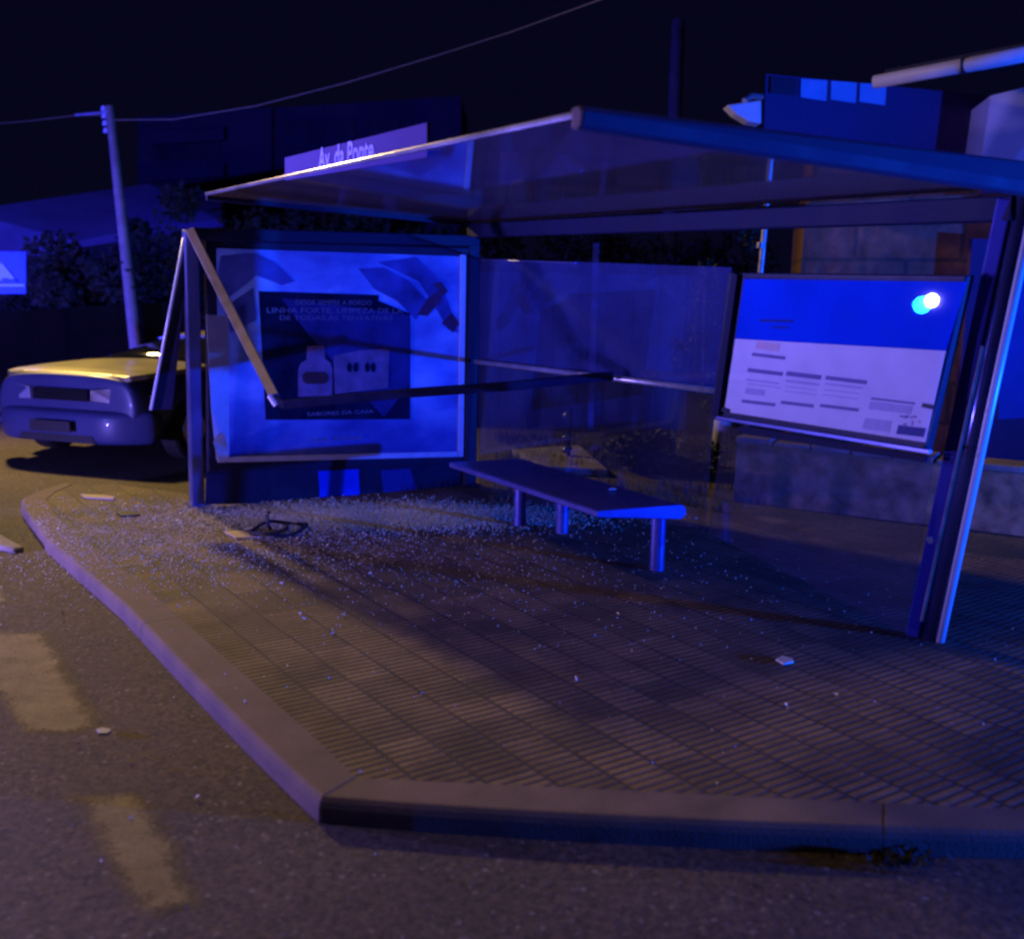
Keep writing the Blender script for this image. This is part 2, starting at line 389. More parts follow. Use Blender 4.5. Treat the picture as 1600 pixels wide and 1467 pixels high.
# outer line of the kerb (top edge), from the far end of the platform to the near corner and away to the right
OUT = [G(*p) for p in ((104, 754), (58, 768), (30, 782), (42, 801), (75, 844), (150, 907), (194, 944), (300, 1054), (369, 1122), (425, 1176), (502, 1247), (620, 1256.5), (740, 1264.5), (870, 1272), (1000, 1279), (1130, 1284.5), (1259, 1289.5), (1450, 1296), (1600, 1300.5))]
INN = [G(*p) for p in ((112, 758), (82, 771), (70, 783), (86, 805), (118, 838), (203, 897), (250, 938), (364, 1040), (440, 1107), (497, 1159), (556, 1216), (630, 1220), (742, 1225), (870, 1231), (1000, 1237), (1130, 1243.5), (1262, 1250), (1450, 1258.5), (1600, 1267))]
d_ = (OUT[-1]-OUT[-3]).normalized(); OUT += [OUT[-1]+d_*3, OUT[-1]+d_*7]; INN += [INN[-1]+d_*3, INN[-1]+d_*7]
cor = 10
# far side of the platform
BACK = [V((8, 5.0, 0)), V((3.2, 6.9, 0)), G(1130, 795), G(900, 775), G(742, 757), G(520, 762), G(300, 772), G(180, 757)]
plat = [p.copy() for p in INN]+BACK
b = MB(); b.slab([V((p.x, p.y, RZ-.02)) for p in plat], (0, 0, -RZ+.02))
tag(b.build('pavement', M['tiles']), kind='structure')
def strip(A, B, z0, z1, name, m, gaps=None, bevel=.012):
    b = MB()
    for i in range(len(A)-1):
        b.hexa([V((A[i].x, A[i].y, z0)), V((A[i+1].x, A[i+1].y, z0)), V((B[i+1].x, B[i+1].y, z0)), V((B[i].x, B[i].y, z0)),
                V((A[i].x, A[i].y, z1)), V((A[i+1].x, A[i+1].y, z1)), V((B[i+1].x, B[i+1].y, z1)), V((B[i].x, B[i].y, z1))])
    return b
# kerb: continuous lofted strip with rounded arris and a battered face
def kerb(name, idx, m, h=.006):
    secs = []
    for i in idx:
        o, n_ = OUT[i], INN[i]; d = (n_-o).normalized()
        prof = [(-.016, RZ-.02), (-.010, -.03), (-.004, -.010), (.008, h-.002), (.02, h), ((n_-o).length, h), ((n_-o).length, RZ-.02)]
        secs.append([V((o.x, o.y, 0))+d*q+V((0, 0, z)) for q, z in prof])
    b = MB()
    cum = [0]
    for A_, B_ in zip(secs, secs[1:]): cum.append(cum[-1]+(B_[3]-A_[3]).length)
    def at(t):
        t = max(0, min(cum[-1], t)); k = 0
        while k < len(cum)-2 and cum[k+1] < t: k += 1
        f = (t-cum[k])/(cum[k+1]-cum[k]); return [p.lerp(q, f) for p, q in zip(secs[k], secs[k+1])]
    t = cum[-1] if name == 'kerb' and idx[0] == 0 else 0.0
    n_ = max(1, round(cum[-1]/1.9)); ln = cum[-1]/n_
    for k in range(n_):
        a0, a1 = k*ln+.0015, (k+1)*ln-.0015; j = (0, 0, random.uniform(-.001, .001))
        b.loft([[p+V(j) for p in at(a0+(a1-a0)*q/6)] for q in range(7)])
    o = b.build(name, m, smooth=False, bevel=.003); tag(o, kind='structure'); return o
kerb('kerb', range(0, cor+1), M['kerb_top'])
kerb('kerb', range(cor, len(OUT)), M['kerb_top'])
# verge behind the shelter
vg = [G(180, 757)+V((-.3, .5, 0)), G(180, 757), G(300, 772), G(520, 762), G(742, 757), G(900, 775), G(1130, 795), V((3.2, 6.9, 0)), V((8, 5, 0)), V((30, 5, 0)), V((30, 40, 0)), V((2, 40, 0)), V((-1.6, 13, 0)), V((-2.2, 9.2, 0))]
b = MB(); b.slab([V((p.x, p.y, RZ-.02)) for p in vg[2:]], (0, 0, .02-RZ-.006))
tag(b.build('verge_ground', M['earth']), kind='structure')
b = MB(); b.slab([(-60, 17, RZ-.02), (-1.6, 13.1, RZ-.02), (2, 40, RZ-.02), (-60, 60, RZ-.02)], (0, 0, .08))
tag(b.build('field', M['earth']), kind='structure')
# grass tufts of the verge
b = MB()
def blade(b, p, h, w):
    a = random.uniform(0, 6.28); d = V((math.cos(a), math.sin(a), 0)); l = V((random.uniform(-.4, .4), random.uniform(-.4, .4), 1))*h
    v = [b.bm.verts.new(p-d*w), b.bm.verts.new(p+d*w), b.bm.verts.new(p+l*.6+d*w*.6), b.bm.verts.new(p+l)]
    b.bm.faces.new(v)
for i in range(9000):
    p = V((random.uniform(-.2, 3.6), random.uniform(8.2, 12.5), 0))
    if p.x > 1.7 and p.y < 9.6 - .25*p.x: continue
    if noise.noise(p*1.3) < -.05: continue
    blade(b, p+V((0, 0, -.01)), random.uniform(.04, .16), .006)
tag(b.build('grass', M['leaf']), 'short dry grass on the verge behind the shelter glass', 'grass', kind='stuff')
# road markings (thin sheets)
def sheet(poly_px, name, m, z=RZ+.0015):
    poly = [G(x, y, z) for x, y in poly_px]; n = len(poly)
    x0, x1 = min(p.x for p in poly), max(p.x for p in poly); y0, y1 = min(p.y for p in poly), max(p.y for p in poly)
    def sd(p):
        ins = False; dm = 9
        for k in range(n):
            a, c = poly[k], poly[(k+1) % n]
            if (a.y > p.y) != (c.y > p.y) and p.x < (c.x-a.x)*(p.y-a.y)/(c.y-a.y)+a.x: ins = not ins
            t = max(0, min(1, (p-a).dot(c-a)/(c-a).length_squared)); dm = min(dm, (p-a-(c-a)*t).length)
        return dm if ins else -dm
    st = .02; bm = bmesh.new(); lay = bm.verts.layers.float.new('wear'); g = {}
    nx, ny = int((x1-x0+.12)/st)+2, int((y1-y0+.12)/st)+2
    for i in range(nx):
        for j in range(ny):
            p = V((x0-.06+i*st, y0-.06+j*st, z)); v = bm.verts.new(p); v[lay] = max(0, min(1, (sd(p)+.05)/.12)); g[i, j] = v
    for i in range(nx-1):
        for j in range(ny-1):
            q = [g[i, j], g[i+1, j], g[i+1, j+1], g[i, j+1]]
            if max(v[lay] for v in q) > 0: bm.faces.new(q)
    for v in [v for v in bm.verts if not v.link_faces]: bm.verts.remove(v)
    me = bpy.data.meshes.new(name); bm.to_mesh(me); bm.free(); me.materials.append(m)
    o = bpy.data.objects.new(name, me); col.objects.link(o)
    return tag(o, kind='structure')
sheet([(-40, 990), (62, 990), (100, 1050), (150, 1135), (90, 1142), (40, 1140), (-10, 1075)], 'road_marking', M['paint'])
sheet([(120, 1242), (205, 1240), (250, 1290), (300, 1405), (235, 1420), (195, 1385), (160, 1300)], 'road_marking', M['paint'])
sheet([(-60, 900), (-10, 903), (12, 940), (-30, 945)], 'road_marking', M['paint'])
# pale kerb end of the traffic island at the left edge
b = MB(); q = [G(-60, 800), G(0, 822), G(38, 842), G(20, 846), G(-60, 826)]
b.slab([V((p.x, p.y, RZ-.01)) for p in q], (0, 0, .045))
o = b.build('kerb_island', M['kerb'], bevel=.02); tag(o, kind='structure')

# ------------------------------------------------------------------ SHELTER
L_, W_ = 4.82, 2.35
YAW = -1.038
e1 = V((math.cos(YAW), math.sin(YAW), 0)); e2 = V((-math.sin(YAW), math.cos(YAW), 0)); lean = V((.04, -.109, 1))
O = V((-2.409, 7.936, 0))
def S(a, b, z): return O+e1*a+e2*b+lean*z
def abox(mb, a0, a1, b0, b1, z0, z1):
    return mb.hexa([S(a0, b0, z0), S(a1, b0, z0), S(a1, b1, z0), S(a0, b1, z0), S(a0, b0, z1), S(a1, b0, z1), S(a1, b1, z1), S(a0, b1, z1)])
sh = empty('bus_shelter', S(L_/2, W_/2, 0), 'wrecked leaning bus shelter with metal posts, advert panel and buckled front bar on the pavement', 'bus shelter')
# posts
A0, A1 = G(308, 789), NEAR(297, 360, S(0, 0, 2.1))
C0, C1 = S(0, W_, 0), NEAR(737, 372, S(0, W_, 2.1))
B0, B1 = S(L_, W_, 0), NEAR(1592, 300, S(L_, W_, 2.2))
b = MB(); b.tube([A0, A1], .05, square=True, up=V(e1)); b.build('post', M['alu'], sh, bevel=.012)
b = MB(); b.tube([C0, C1], .055, square=True, up=V(e1)); b.build('post', M['alu_dark'], sh, bevel=.012)
# near post: round column with a flat fin
b = MB()
cR0, cR1 = G(1456, 998), NEAR(1606, 290, B1)
b.tube([cR0, cR1], .05, n=28)
b.build('post', M['post'], sh, smooth=True, label='round near post with a pale strip down its side in place of a blue reflection')
b = MB(); st0, st1 = cR0+V((.022, -.036, 0)), cR1+V((.022, -.036, 0)); b.tube([st0, st1], .026, n=18); b.build('post_highlight', M['strip'], sh, smooth=True)  # pale tube stands in for the bright highlight down the post
b = MB(); f0, f1 = G(1428, 992), NEAR(1574, 310, B1); rv = (cR0-f0).normalized()
b.tube([f0, f1], .034, square=True, up=V((rv.y, -rv.x, 0)))
b.build('post_fin', M['fin'], sh, bevel=.008)
s0, s1 = NEAR(1434, 965, S(L_, W_-.07, .1)), NEAR(1528, 540, S(L_, W_-.07, 1.45))
tw = V((0, -.05, 0))
b = MB(); b.tube([s0+tw, s1+tw], .006, square=True); b.build('groove_highlight', M['bar'], sh)  # brown strip drawn in for a groove edge catching warm light
bp = NEAR(1445, 838, S(L_, W_-.07, .55))+V((0, -.06, 0))
b = MB(); b.tube([bp, bp+V((-.01, -.03, 0))], .014, n=12); b.build('bolt', M['bare'], sh)
# foot plates
for p, m_ in ((A0, 'alu'), (C0, 'alu_dark')):
    b = MB(); b.box(p+V((0, 0, .006)), e1*.09, e2*.09, (0, 0, .005)); b.build('foot_plate', M[m_], sh)
# beams
def beam(pa, pb, r, name, m, bev=.008):
    b = MB(); b.tube([pa, pb], r, square=True); return b.build(name, m, sh, bevel=bev)
beam(NEAR(300, 366, A1), NEAR(742, 377, C1), .045, 'top_beam', M['alu_dark'])
beam(NEAR(738, 361, C1), NEAR(1592, 326, B1), .055, 'top_beam', M['beam'])
# roof: smoked panel inside a metal edge
P1 = NEAR(322, 303, S(0, 0, 2.29)); P2 = NEAR(912, 176, S(L_+.1, 0, 2.29)); P3 = NEAR(1645, 292, S(L_+.1, W_+.02, 2.30)); P4 = NEAR(735, 346, S(0, W_, 2.27))
b = MB(); b.slab([P1+V((0, 0, -.012)), P2+V((0, 0, -.012)), P3+V((0, 0, -.012)), P4+V((0, 0, -.012))], (0, 0, .012)); b.build('roof_panel', M['roof'], sh)
def rail(pa, pb, h, t, name, m, dz=0, inward=V((0, 0, 0))):
    d = (pb-pa).normalized(); s = d.cross(V((0, 0, 1))).normalized()*t
    b = MB(); lo = V((0, 0, dz-h)); hi = V((0, 0, dz))
    b.hexa([pa-s+lo, pb-s+lo, pb+s+lo, pa+s+lo, pa-s+hi, pb-s+hi, pb+s+hi, pa+s+hi]); return b.build(name, m, sh, bevel=.006)
rail(P1, P2, .022, .010, 'roof_edge', M['roof_edge'], .008)
rail(P4, P1, .05, .015, 'roof_edge', M['alu_dark'], .006)
# gutter profile along the near end
b = MB(); d = (P3-P2).normalized(); s = d.cross(V((0, 0, 1))).normalized()
prof = [(-.03, -.052), (.01, -.060), (.035, -.045), (.04, -.005), (.02, .015), (-.03, .015)]
if s.y > 0: s = -s
b.loft([[q+s*x+V((0, 0, z if z < 0 else z+up_h)) for x, z in prof] for q, up_h in ((P2-d*.03, 0), (P3+d*.05, .075))]); b.build('roof_gutter', M['gutter_dark'], sh, bevel=.01)
# name sign standing on the front edge
n1 = e1.cross(lean).normalized()
if n1.y > 0: n1 = -n1
def SG(px, py, k=0): return HIT(px, py, S(0, .06, 0)+n1*k, n1)
b = MB(); b.slab([SG(445, 282), SG(667, 246), SG(667, 192), SG(445, 247)], -n1*.015); ns = b.build('name_sign', M['plum'], sh)
dx = (SG(667, 240)-SG(445, 276)).normalized(); upv = lean.normalized()
text('sign_lettering', 'Av. da Ponte', M['sign_letter'], ns, SG(498, 265, .002), dx, upv, .15, width=(SG(584, 250)-SG(498, 265)).length, bold=.02)
# ---- advert panel at the far end
n2 = e2.cross(lean).normalized()
if n2.y > 0: n2 = -n2                      # towards the viewer
def AD(px, py, k=0): return HIT(px, py, S(0, 0, 0)+n2*k, n2)
ad_f = MB()
def adslab(mb, pts, k, t=.003): mb.slab([AD(x, y, k) for x, y in pts], n2*t); return mb
adp = MB(); adslab(adp, [(318, 374), (733, 386), (730, 722), (322, 734)], -.06, .07); advert = adp.build('advert_panel', M['alu_dark'], sh, bevel=.01)
b = MB(); adslab(b, [(338, 388), (724, 401), (719, 709), (344, 719)], .012); b.build('poster', M['poster'], advert)
for q in ([(719, 398), (727, 398), (723, 713), (715, 713)], [(340, 714), (714, 705), (714, 713), (340, 722)]):
    adslab(b := MB(), q, .0165, .012); b.build('inner_frame', M['frame_white'], advert)
b = MB(); adslab(b, [(404, 455), (592, 461), (592, 470), (641, 490), (641, 655), (415, 656)], .0155, .002); b.build('poster_picture', M['poster_dark'], advert)
b = MB(); adslab(b, [(440, 466), (640, 492), (640, 600), (600, 652), (480, 520)], .0180, .001); b.build('poster_picture', M['poster_tone'], advert)
for q in ([(560, 420), (600, 418), (640, 440), (668, 470), (650, 500), (620, 470), (585, 452)], [(590, 410), (650, 402), (680, 430), (700, 470), (716, 520), (700, 515), (680, 480), (655, 440)],
          [(345, 400), (400, 396), (430, 410), (460, 440), (440, 446), (400, 430), (350, 470), (338, 440)], [(350, 480), (395, 450), (400, 500), (360, 520)]):
    adslab(b := MB(), q, .0155, .0015); b.build('poster_picture', M['poster_shade'], advert)
for q in ([(652, 492), (668, 466), (692, 450), (690, 470), (668, 494)], [(690, 505), (706, 488), (718, 505), (708, 520)], [(676, 444), (690, 440), (700, 455), (694, 462)]):
    adslab(b := MB(), q, .0175, .0015); b.build('poster_picture', M['poster_red'], advert)
# jar and carton of the advert
b = MB(); adslab(b, [(466, 578), (470, 568), (479, 562), (480, 541), (506, 540), (508, 561), (516, 567), (519, 576), (519, 618), (466, 620)], .0205, .0015); b.build('poster_jar', M['poster_jar'], advert)
b = MB(); adslab(b, [(472, 586), (478, 581), (508, 581), (514, 587), (513, 596), (506, 600), (480, 600), (473, 596)], .0225, .0015); b.build('poster_label', M['poster_jar_label'], advert)
b = MB(); adslab(b, [(521, 556), (560, 548), (608, 545), (606, 606), (523, 616)], .0205, .0015); b.build('poster_carton', M['poster_jar'], advert)
for cx in (546, 556, 574, 583):
    adslab(b := MB(), [(cx+4.2*math.cos(t), 574+8*math.sin(t)) for t in [k*math.pi/4 for k in range(8)]], .0225, .0015); b.build('poster_label', M['poster_dark'], advert)
adr = (AD(640, 500)-AD(440, 500)).normalized(); adu = V(lean).normalized()
for s_, x, y, wpx, hpx in (('DESDE SEMPRE A BORDO', 462, 476, 118, 12), ('LINHA FORTE, LIMPEZA DE LA', 417, 489, 212, 13), ('DE TODAS AS TENTATIVAS', 437, 500, 176, 11), ('SABORES DA CASA', 480, 650, 103, 9), ('NA REDE', 488, 691, 78, 10)):
    sc_ = (AD(x+wpx, y)-AD(x, y)).length/wpx
    text('poster_lettering', s_, M['poster_letter'], advert, AD(x, y, .022), adr, adu, hpx*sc_*.85, width=wpx*sc_, depth=.0015)
# loose torn strip down the left side of the advert
b = MB(); b.slab([AD(322, 492, .05), AD(357, 494, .03), AD(358, 716, .03), AD(338, 718, .03), AD(330, 640, .05)], n2*.004); b.build('loose_panel', M['frame_white'], advert)
b = MB(); b.slab([AD(333, 690, .05), AD(350, 676, .07), AD(356, 700, .05), AD(342, 718, .05)], n2*.012); b.build('torn_corner', M['bare'], advert)
# kick plate under the advert
b = MB(); b.slab([AD(322, 735, -.03), AD(728, 723, -.03), AD(728, 779, -.03), AD(320, 787, -.03)], n2*.02); b.build('kick_plate', M['alu_dark'], sh)
b = MB(); b.slab([AD(497, 736, -.005), AD(560, 733, -.005), AD(562, 779, -.005), AD(500, 781, -.005)], n2*.003); b.build('kick_plate_sticker', M['board_blue'], sh)
b = MB(); b.slab([AD(595, 735, -.005), AD(640, 732, -.005), AD(655, 776, -.005), AD(600, 779, -.005)], n2*.003); b.build('kick_plate_sticker', M['print_navy'], sh)
# ---- back wall glass and rail
n1 = e1.cross(lean).normalized()
if n1.y > 0: n1 = -n1
def BK(px, py, k=0): return HIT(px, py, S(0, W_, 0)+n1*k, n1)
b = MB(); b.slab([BK(750, 404), BK(1142, 418), BK(1118, 612), BK(748, 562)], n1*-.008); b.build('back_glass', M['glass_back'], sh)
b = MB(); b.slab([BK(748, 570), BK(1117, 617), BK(1100, 828), BK(748, 772)], n1*-.008); b.build('back_glass', M['glass_low'], sh)
b = MB(); b.slab([BK(1130, 665), BK(1460, 712), BK(1415, 990), BK(1106, 832)], n1*-.008); b.build('back_glass', M['glass_low'], sh)
b = MB(); b.tube([BK(752, 406, .005), BK(900, 411, .005)], .006); b.build('glass_edge', M['alu'], sh)
b = MB(); b.tube([BK(744, 565, .04), BK(1122, 611, .04)], .02, n=14); b.build('handrail', M['bare'], sh, smooth=True)
# ---- timetable board
def BD(px, py, k=0): return HIT(px, py, S(0, W_, 0)+n1*(.10+k), n1)
b = MB(); b.slab([BD(1150, 426, -.06), BD(1524, 430, -.06), BD(1456, 708, -.06), BD(1122, 654, -.06)], n1*.06); board = b.build('timetable_board', M['alu_dark'], sh, bevel=.008)
def bdq(name, pts, m, k, t=.0015, parent=None):
    b = MB(); b.slab([BD(x, y, k) for x, y in pts], n1*t); return b.build(name, m, parent or board)
bdq('printed_header', [(1163, 436), (1510, 441), (1478, 548), (1149, 529)], M['board_blue'], .004)
bdq('printed_sheet', [(1149, 529.5), (1478, 548.5), (1446, 691), (1132, 643)], M['white'], .004)
def para(x, y, w_, h_, sl=.12, sk=-.27):
    return [(x, y), (x+w_, y+w_*sl), (x+w_+h_*sk, y+w_*sl+h_), (x+h_*sk, y+h_)]
for x, y, w_, h_, m_ in ((1176, 551, 52, 5, 'print_dark'), (1169, 575, 55, 6, 'print_dark'), (1230, 580, 54, 7, 'print_dark'), (1291, 587, 64, 6, 'print_dark'),
                         (1229, 593, 52, 4, 'print_mid'), (1167, 592, 50, 2.5, 'print_mid'), (1290, 598, 58, 3, 'print_mid'), (1160, 624, 52, 5, 'print_dark'), (1221, 626, 51, 5, 'print_dark'), (1282, 631, 60, 5, 'print_dark'),
                         (1362, 621, 68, 3, 'print_dark'), (1360, 627, 66, 12, 'print_mid'), (1352, 653, 42, 17, 'print_mid'), (1404, 664, 43, 14, 'print_navy'),
                         (1168, 599, 52, 1.6, 'print_mid'), (1166, 606, 30, 9, 'print_mid'), (1227, 603, 50, 1.5, 'print_mid'), (1226, 610, 50, 1.5, 'print_mid'), (1287, 608, 56, 1.5, 'print_mid'), (1286, 616, 56, 1.5, 'print_mid')):
    bdq('printed_block', para(x, y, w_, h_), M[m_], .0065)
for k in range(14):
    x, y = 1406+random.uniform(0, 30), 648+random.uniform(0, 14); bdq('printed_mark', para(x, y, 3, 2.5), M['print_dark'], .0065)
bdq('printed_block', para(1183, 533, 36, 12), M['print_pink'], .0065)
bdq('printed_block', para(1188, 499, 52, 4, .02), M['print_navy'], .0065)
bdq('printed_block', para(1206, 510, 26, 3, .02), M['print_navy'], .0065)
b = MB()
b.slab([BD(x, y, .0005) for x, y in [(1122, 654), (1124, 650), (1456, 703), (1456, 708)]], n1*.022)
b.build('board_frame', M['alu'], board)
b = MB(); b.slab([BD(x, y, .0005) for x, y in [(1118, 650), (1150, 426), (1158, 430), (1128, 648)]], n1*.03); b.build('board_frame', M['beam'], board)
bdq('board_clip', [(1443, 630), (1462, 634), (1460, 640), (1441, 636)], M['alu_dark'], .011, .008)
bdq('board_clip', [(1130, 636), (1140, 640), (1138, 645), (1128, 642)], M['alu_dark'], .011, .008)
b = MB(); b.slab([BD(1160, 433, .0125), BD(1512, 437, .0125), BD(1450, 695, .0125), BD(1130, 645, .0125)], n1*.003); b.build('board_glass', M['glass_board'], board)
bdq('board_backplate', [(1160, 664), (1452, 712), (1448, 722), (1156, 676)], M['beam'], -.05, .02)
# ---- broken front bar, bent down from the roof corner
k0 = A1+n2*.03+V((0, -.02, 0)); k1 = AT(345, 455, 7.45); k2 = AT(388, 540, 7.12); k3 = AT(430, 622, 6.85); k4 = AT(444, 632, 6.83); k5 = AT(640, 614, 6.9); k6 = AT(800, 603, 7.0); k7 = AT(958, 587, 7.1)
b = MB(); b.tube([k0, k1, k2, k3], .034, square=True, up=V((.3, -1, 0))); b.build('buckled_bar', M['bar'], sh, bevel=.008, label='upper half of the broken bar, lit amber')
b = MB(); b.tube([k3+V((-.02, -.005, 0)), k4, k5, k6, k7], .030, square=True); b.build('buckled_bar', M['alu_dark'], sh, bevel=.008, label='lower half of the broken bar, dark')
b = MB(); b.tube([k3+V((-.03, -.02, .02)), k3+V((.015, -.03, -.045))], .022, n=12); b.build('bar_joint', M['frame_white'], sh)
# bent strip left of the front post
b = MB(); b.slab([NEAR(290, 372, A1), NEAR(297, 372, A1), NEAR(268, 640, S(-.1, -.15, .8)), NEAR(238, 640, S(-.1, -.15, .8))], (0, .02, 0)); b.build('bent_strip', M['alu_dark'], sh)
b = MB(); b.tube([NEAR(289, 372, A1)+V((0, -.02, 0)), NEAR(237, 640, S(-.1, -.15, .8))+V((0, -.02, 0))], .011, n=10); b.build('bent_strip_highlight', M['strip'], sh, smooth=True)  # pale tube draws the blue streak of light on the edge

# ------------------------------------------------------------------ BENCH
bf1, bf2 = G(812, 826), G(1026, 894)
bd = (bf2-bf1).normalized(); bn = V((-bd.y, bd.x, 0)); bn = -bn if bn.y < 0 else bn
ZS = .45
fa = HIT(704, 722, V((0, 0, ZS)), V((0, 0, 1))); fb = HIT(936, 798, V((0, 0, ZS)), V((0, 0, 1))); bb = HIT(1072, 789, V((0, 0, ZS)), V((0, 0, 1)))
bench = empty('bench', (bf1+bf2)/2, 'backless metal bench with a rounded end, inside the shelter', 'bench')
ld = (fb-fa).normalized(); wdv = bb-fb; wlen = wdv.length; wd_ = wdv.normalized()
b = MB(); secs = []
prof = []
T = .055
for k in range(7):
    a = -math.pi/2+math.pi*k/6; prof.append((wlen-.04+.045*math.cos(a), -.04+.045*math.sin(a)))
prof += [(.0, .0), (-.012, -.006), (-.012, -.034), (0, -.04)]
prof = prof[::1]
b.loft([[q+wd_*x+V((0, 0, ZS+z)) for x, z in prof] for q in (V((fa.x, fa.y, 0)), V((fb.x, fb.y, 0)))])
seat = b.build('seat', M['bench'], bench, bevel=.004)
for q in (G(812, 822), G(878, 832), G(1026, 890)):
    b = MB(); b.tube([V((q.x, q.y, 0)), V((q.x, q.y, ZS-.04))], .045, n=18); b.build('leg', M['bench'], bench, smooth=False)
# a chip of glass lying on the bench
g_ = HIT(951, 766, V((0, 0, ZS+.012)), V((0, 0, 1)))
b = MB(); b.slab([g_, g_+V((.05, .01, .003)), g_+V((.035, .045, .004)), g_+V((.005, .03, 0))], (0, 0, .008))
tag(own(b.build('glass_piece', M['shard'])), 'pale chip of glass lying on the bench seat', 'glass piece')

# ------------------------------------------------------------------ DEBRIS
c = G(436, 832)
b = MB(); pts = []
for k in range(33):
    t = 2*math.pi*k/32; r = .17*(1+.12*math.sin(2*t)); pts.append(c+V((r*1.05*math.cos(t), r*math.sin(t)*1.25, .03+.015*math.sin(3*t+1))))
b.tube(pts, .013, n=8)
pts = [c+V((-.06, .0, .02)), c+V((-.075, -.01, .06)), c+V((-.08, -.01, .12)), c+V((-.065, -.01, .15))]
b.tube(pts, .013, n=8)
b.tube([c+V((.02, .20, .03)), c+V((.05, 0, .025)), c+V((-.02, -.20, .03))], .009, n=8)
tag(own(b.build('wire_loop', M['wire_black'], smooth=True)), 'black twisted loop of wire with an upright end lying before the advert panel', 'wire loop')
def flat(px, name, m, label, cat, h=.012, z=0.0):
    b = MB(); b.slab([G(x, y, z+.004) for x, y in px], (0, 0, h)); o = own(b.build(name, m, bevel=.002)); return tag(o, label, cat)
flat([(350, 833), (372, 831), (408, 837), (410, 841), (368, 842)], 'wood_splinter', M['wood'], 'pale splinter of board beside the black wire loop', 'wood splinter')
flat([(126, 774), (160, 775), (180, 778), (178, 781), (132, 779)], 'wood_splinter', M['wood'], 'pale narrow strip lying at the far end of the pavement', 'wood splinter')
flat([(182, 803), (216, 801), (219, 806), (190, 808)], 'metal_scrap', M['alu_dark'], 'dark flat scrap lying among the crumbled glass', 'scrap')
flat([(150, 1140), (160, 1137), (175, 1140), (168, 1146), (154, 1146)], 'paper_scrap', M['white'], 'small white scrap on the road beside the upper paint patch', 'paper scrap', .004, RZ)
flat([(1212, 1032), (1222, 1027), (1238, 1031), (1240, 1036), (1224, 1039)], 'glass_piece', M['shard'], 'largest blue-white chip of glass on the pavement at the right, by the near post', 'glass piece', .01)
# glass crumbs
b = MB()
def crumb(p, s):
    r = [V((random.gauss(0, 1), random.gauss(0, 1), random.gauss(0, 1))).normalized()*s for _ in range(2)]
    a, b2 = r; c2 = a.cross(b2).normalized()*s*.7
    vs_ = [b.bm.verts.new(p+V((0, 0, s))+q) for q in (a, b2-a*.4, -b2-a*.3, c2)]
    for f in ((0, 1, 2), (0, 3, 1), (1, 3, 2), (2, 3, 0)): b.bm.faces.new([vs_[i] for i in f])
def inpoly(p, poly):
    c = False; j = len(poly)-1
    for i in range(len(poly)):
        if (poly[i][1] > p[1]) != (poly[j][1] > p[1]) and p[0] < (poly[j][0]-poly[i][0])*(p[1]-poly[i][1])/(poly[j][1]-poly[i][1])+poly[i][0]: c = not c
        j = i
    return c
POLY = [(p.x, p.y) for p in plat]
def scatter(n, cx, cy, sx, sy, smin, smax, clip=True):
    k = 0
    while k < n:
        p = V((random.gauss(cx, sx), random.gauss(cy, sy), 0)); k += 1
        ins = inpoly(p, POLY)
        if not ins:
            inn = inpoly(p, [(q.x, q.y) for q in OUT]+[(q.x, q.y) for q in BACK])
            p.z = .006 if inn else RZ
            if p.y > 8.6: continue
        if p.y < 2.0: continue
        crumb(p, random.uniform(smin, smax))
pc = G(300, 830); scatter(9000, pc.x, pc.y, .75, .55, .003, .007)
pc = G(620, 803); scatter(26000, pc.x, pc.y, .62, .21, .003, .009)
pc = G(480, 812); scatter(13000, pc.x, pc.y, .55, .22, .003, .009)
pc = G(160, 850); scatter(1500, pc.x, pc.y, .8, .7, .003, .006)
pc = G(600, 880); scatter(1500, pc.x, pc.y, 1.1, .6, .003, .006)
pc = G(900, 960); scatter(260, pc.x, pc.y, 1.5, 1.2, .003, .007)
for px_, py_ in ((418, 1110), (400, 1086), (519, 992), (470, 961), (475, 969), (537, 964), (900, 1064), (1306, 1088), (1228, 1105), (98, 960), (122, 1167), (310, 1250), (205, 1192), (965, 962), (578, 898), (440, 914)):
    crumb(G(px_, py_, 0 if inpoly(G(px_, py_), POLY) else RZ), .013)
tag(b.build('broken_glass', M['shard']), 'crumbled safety glass strewn over the pavement and kerb', 'broken glass', kind='stuff')
# grit on the road
b = MB()
for k in range(900):
    p = V((random.uniform(-3, 2.2), random.uniform(1.6, 6), 0))
    if inpoly(p, [(q.x, q.y) for q in OUT]+[(q.x, q.y) for q in BACK]): continue
    p.z = RZ; crumb(p, random.uniform(.002, .005))
tag(b.build('road_grit', M['kerb']), 'small pale grit scattered over the dark road', 'grit', kind='stuff')
# weeds at the near kerb
wc = G(1400, 1345, RZ)
b = MB()
for k in range(90):
    p = wc+V((random.gauss(0, .07), random.gauss(0, .03), 0)); a = random.uniform(0, 6.28); h = random.uniform(.02, .07)
    d = V((math.cos(a), math.sin(a)*.7, 1.0)).normalized()*h; s = V((-math.sin(a), math.cos(a), 0))*.006
    v = [b.bm.verts.new(q) for q in (p, p+d*.5+s, p+d, p+d*.5-s)]; b.bm.faces.new(v)
tag(own(b.build('weed', M['leaf'])), 'little leafy weed growing at the foot of the near kerb', 'weed')

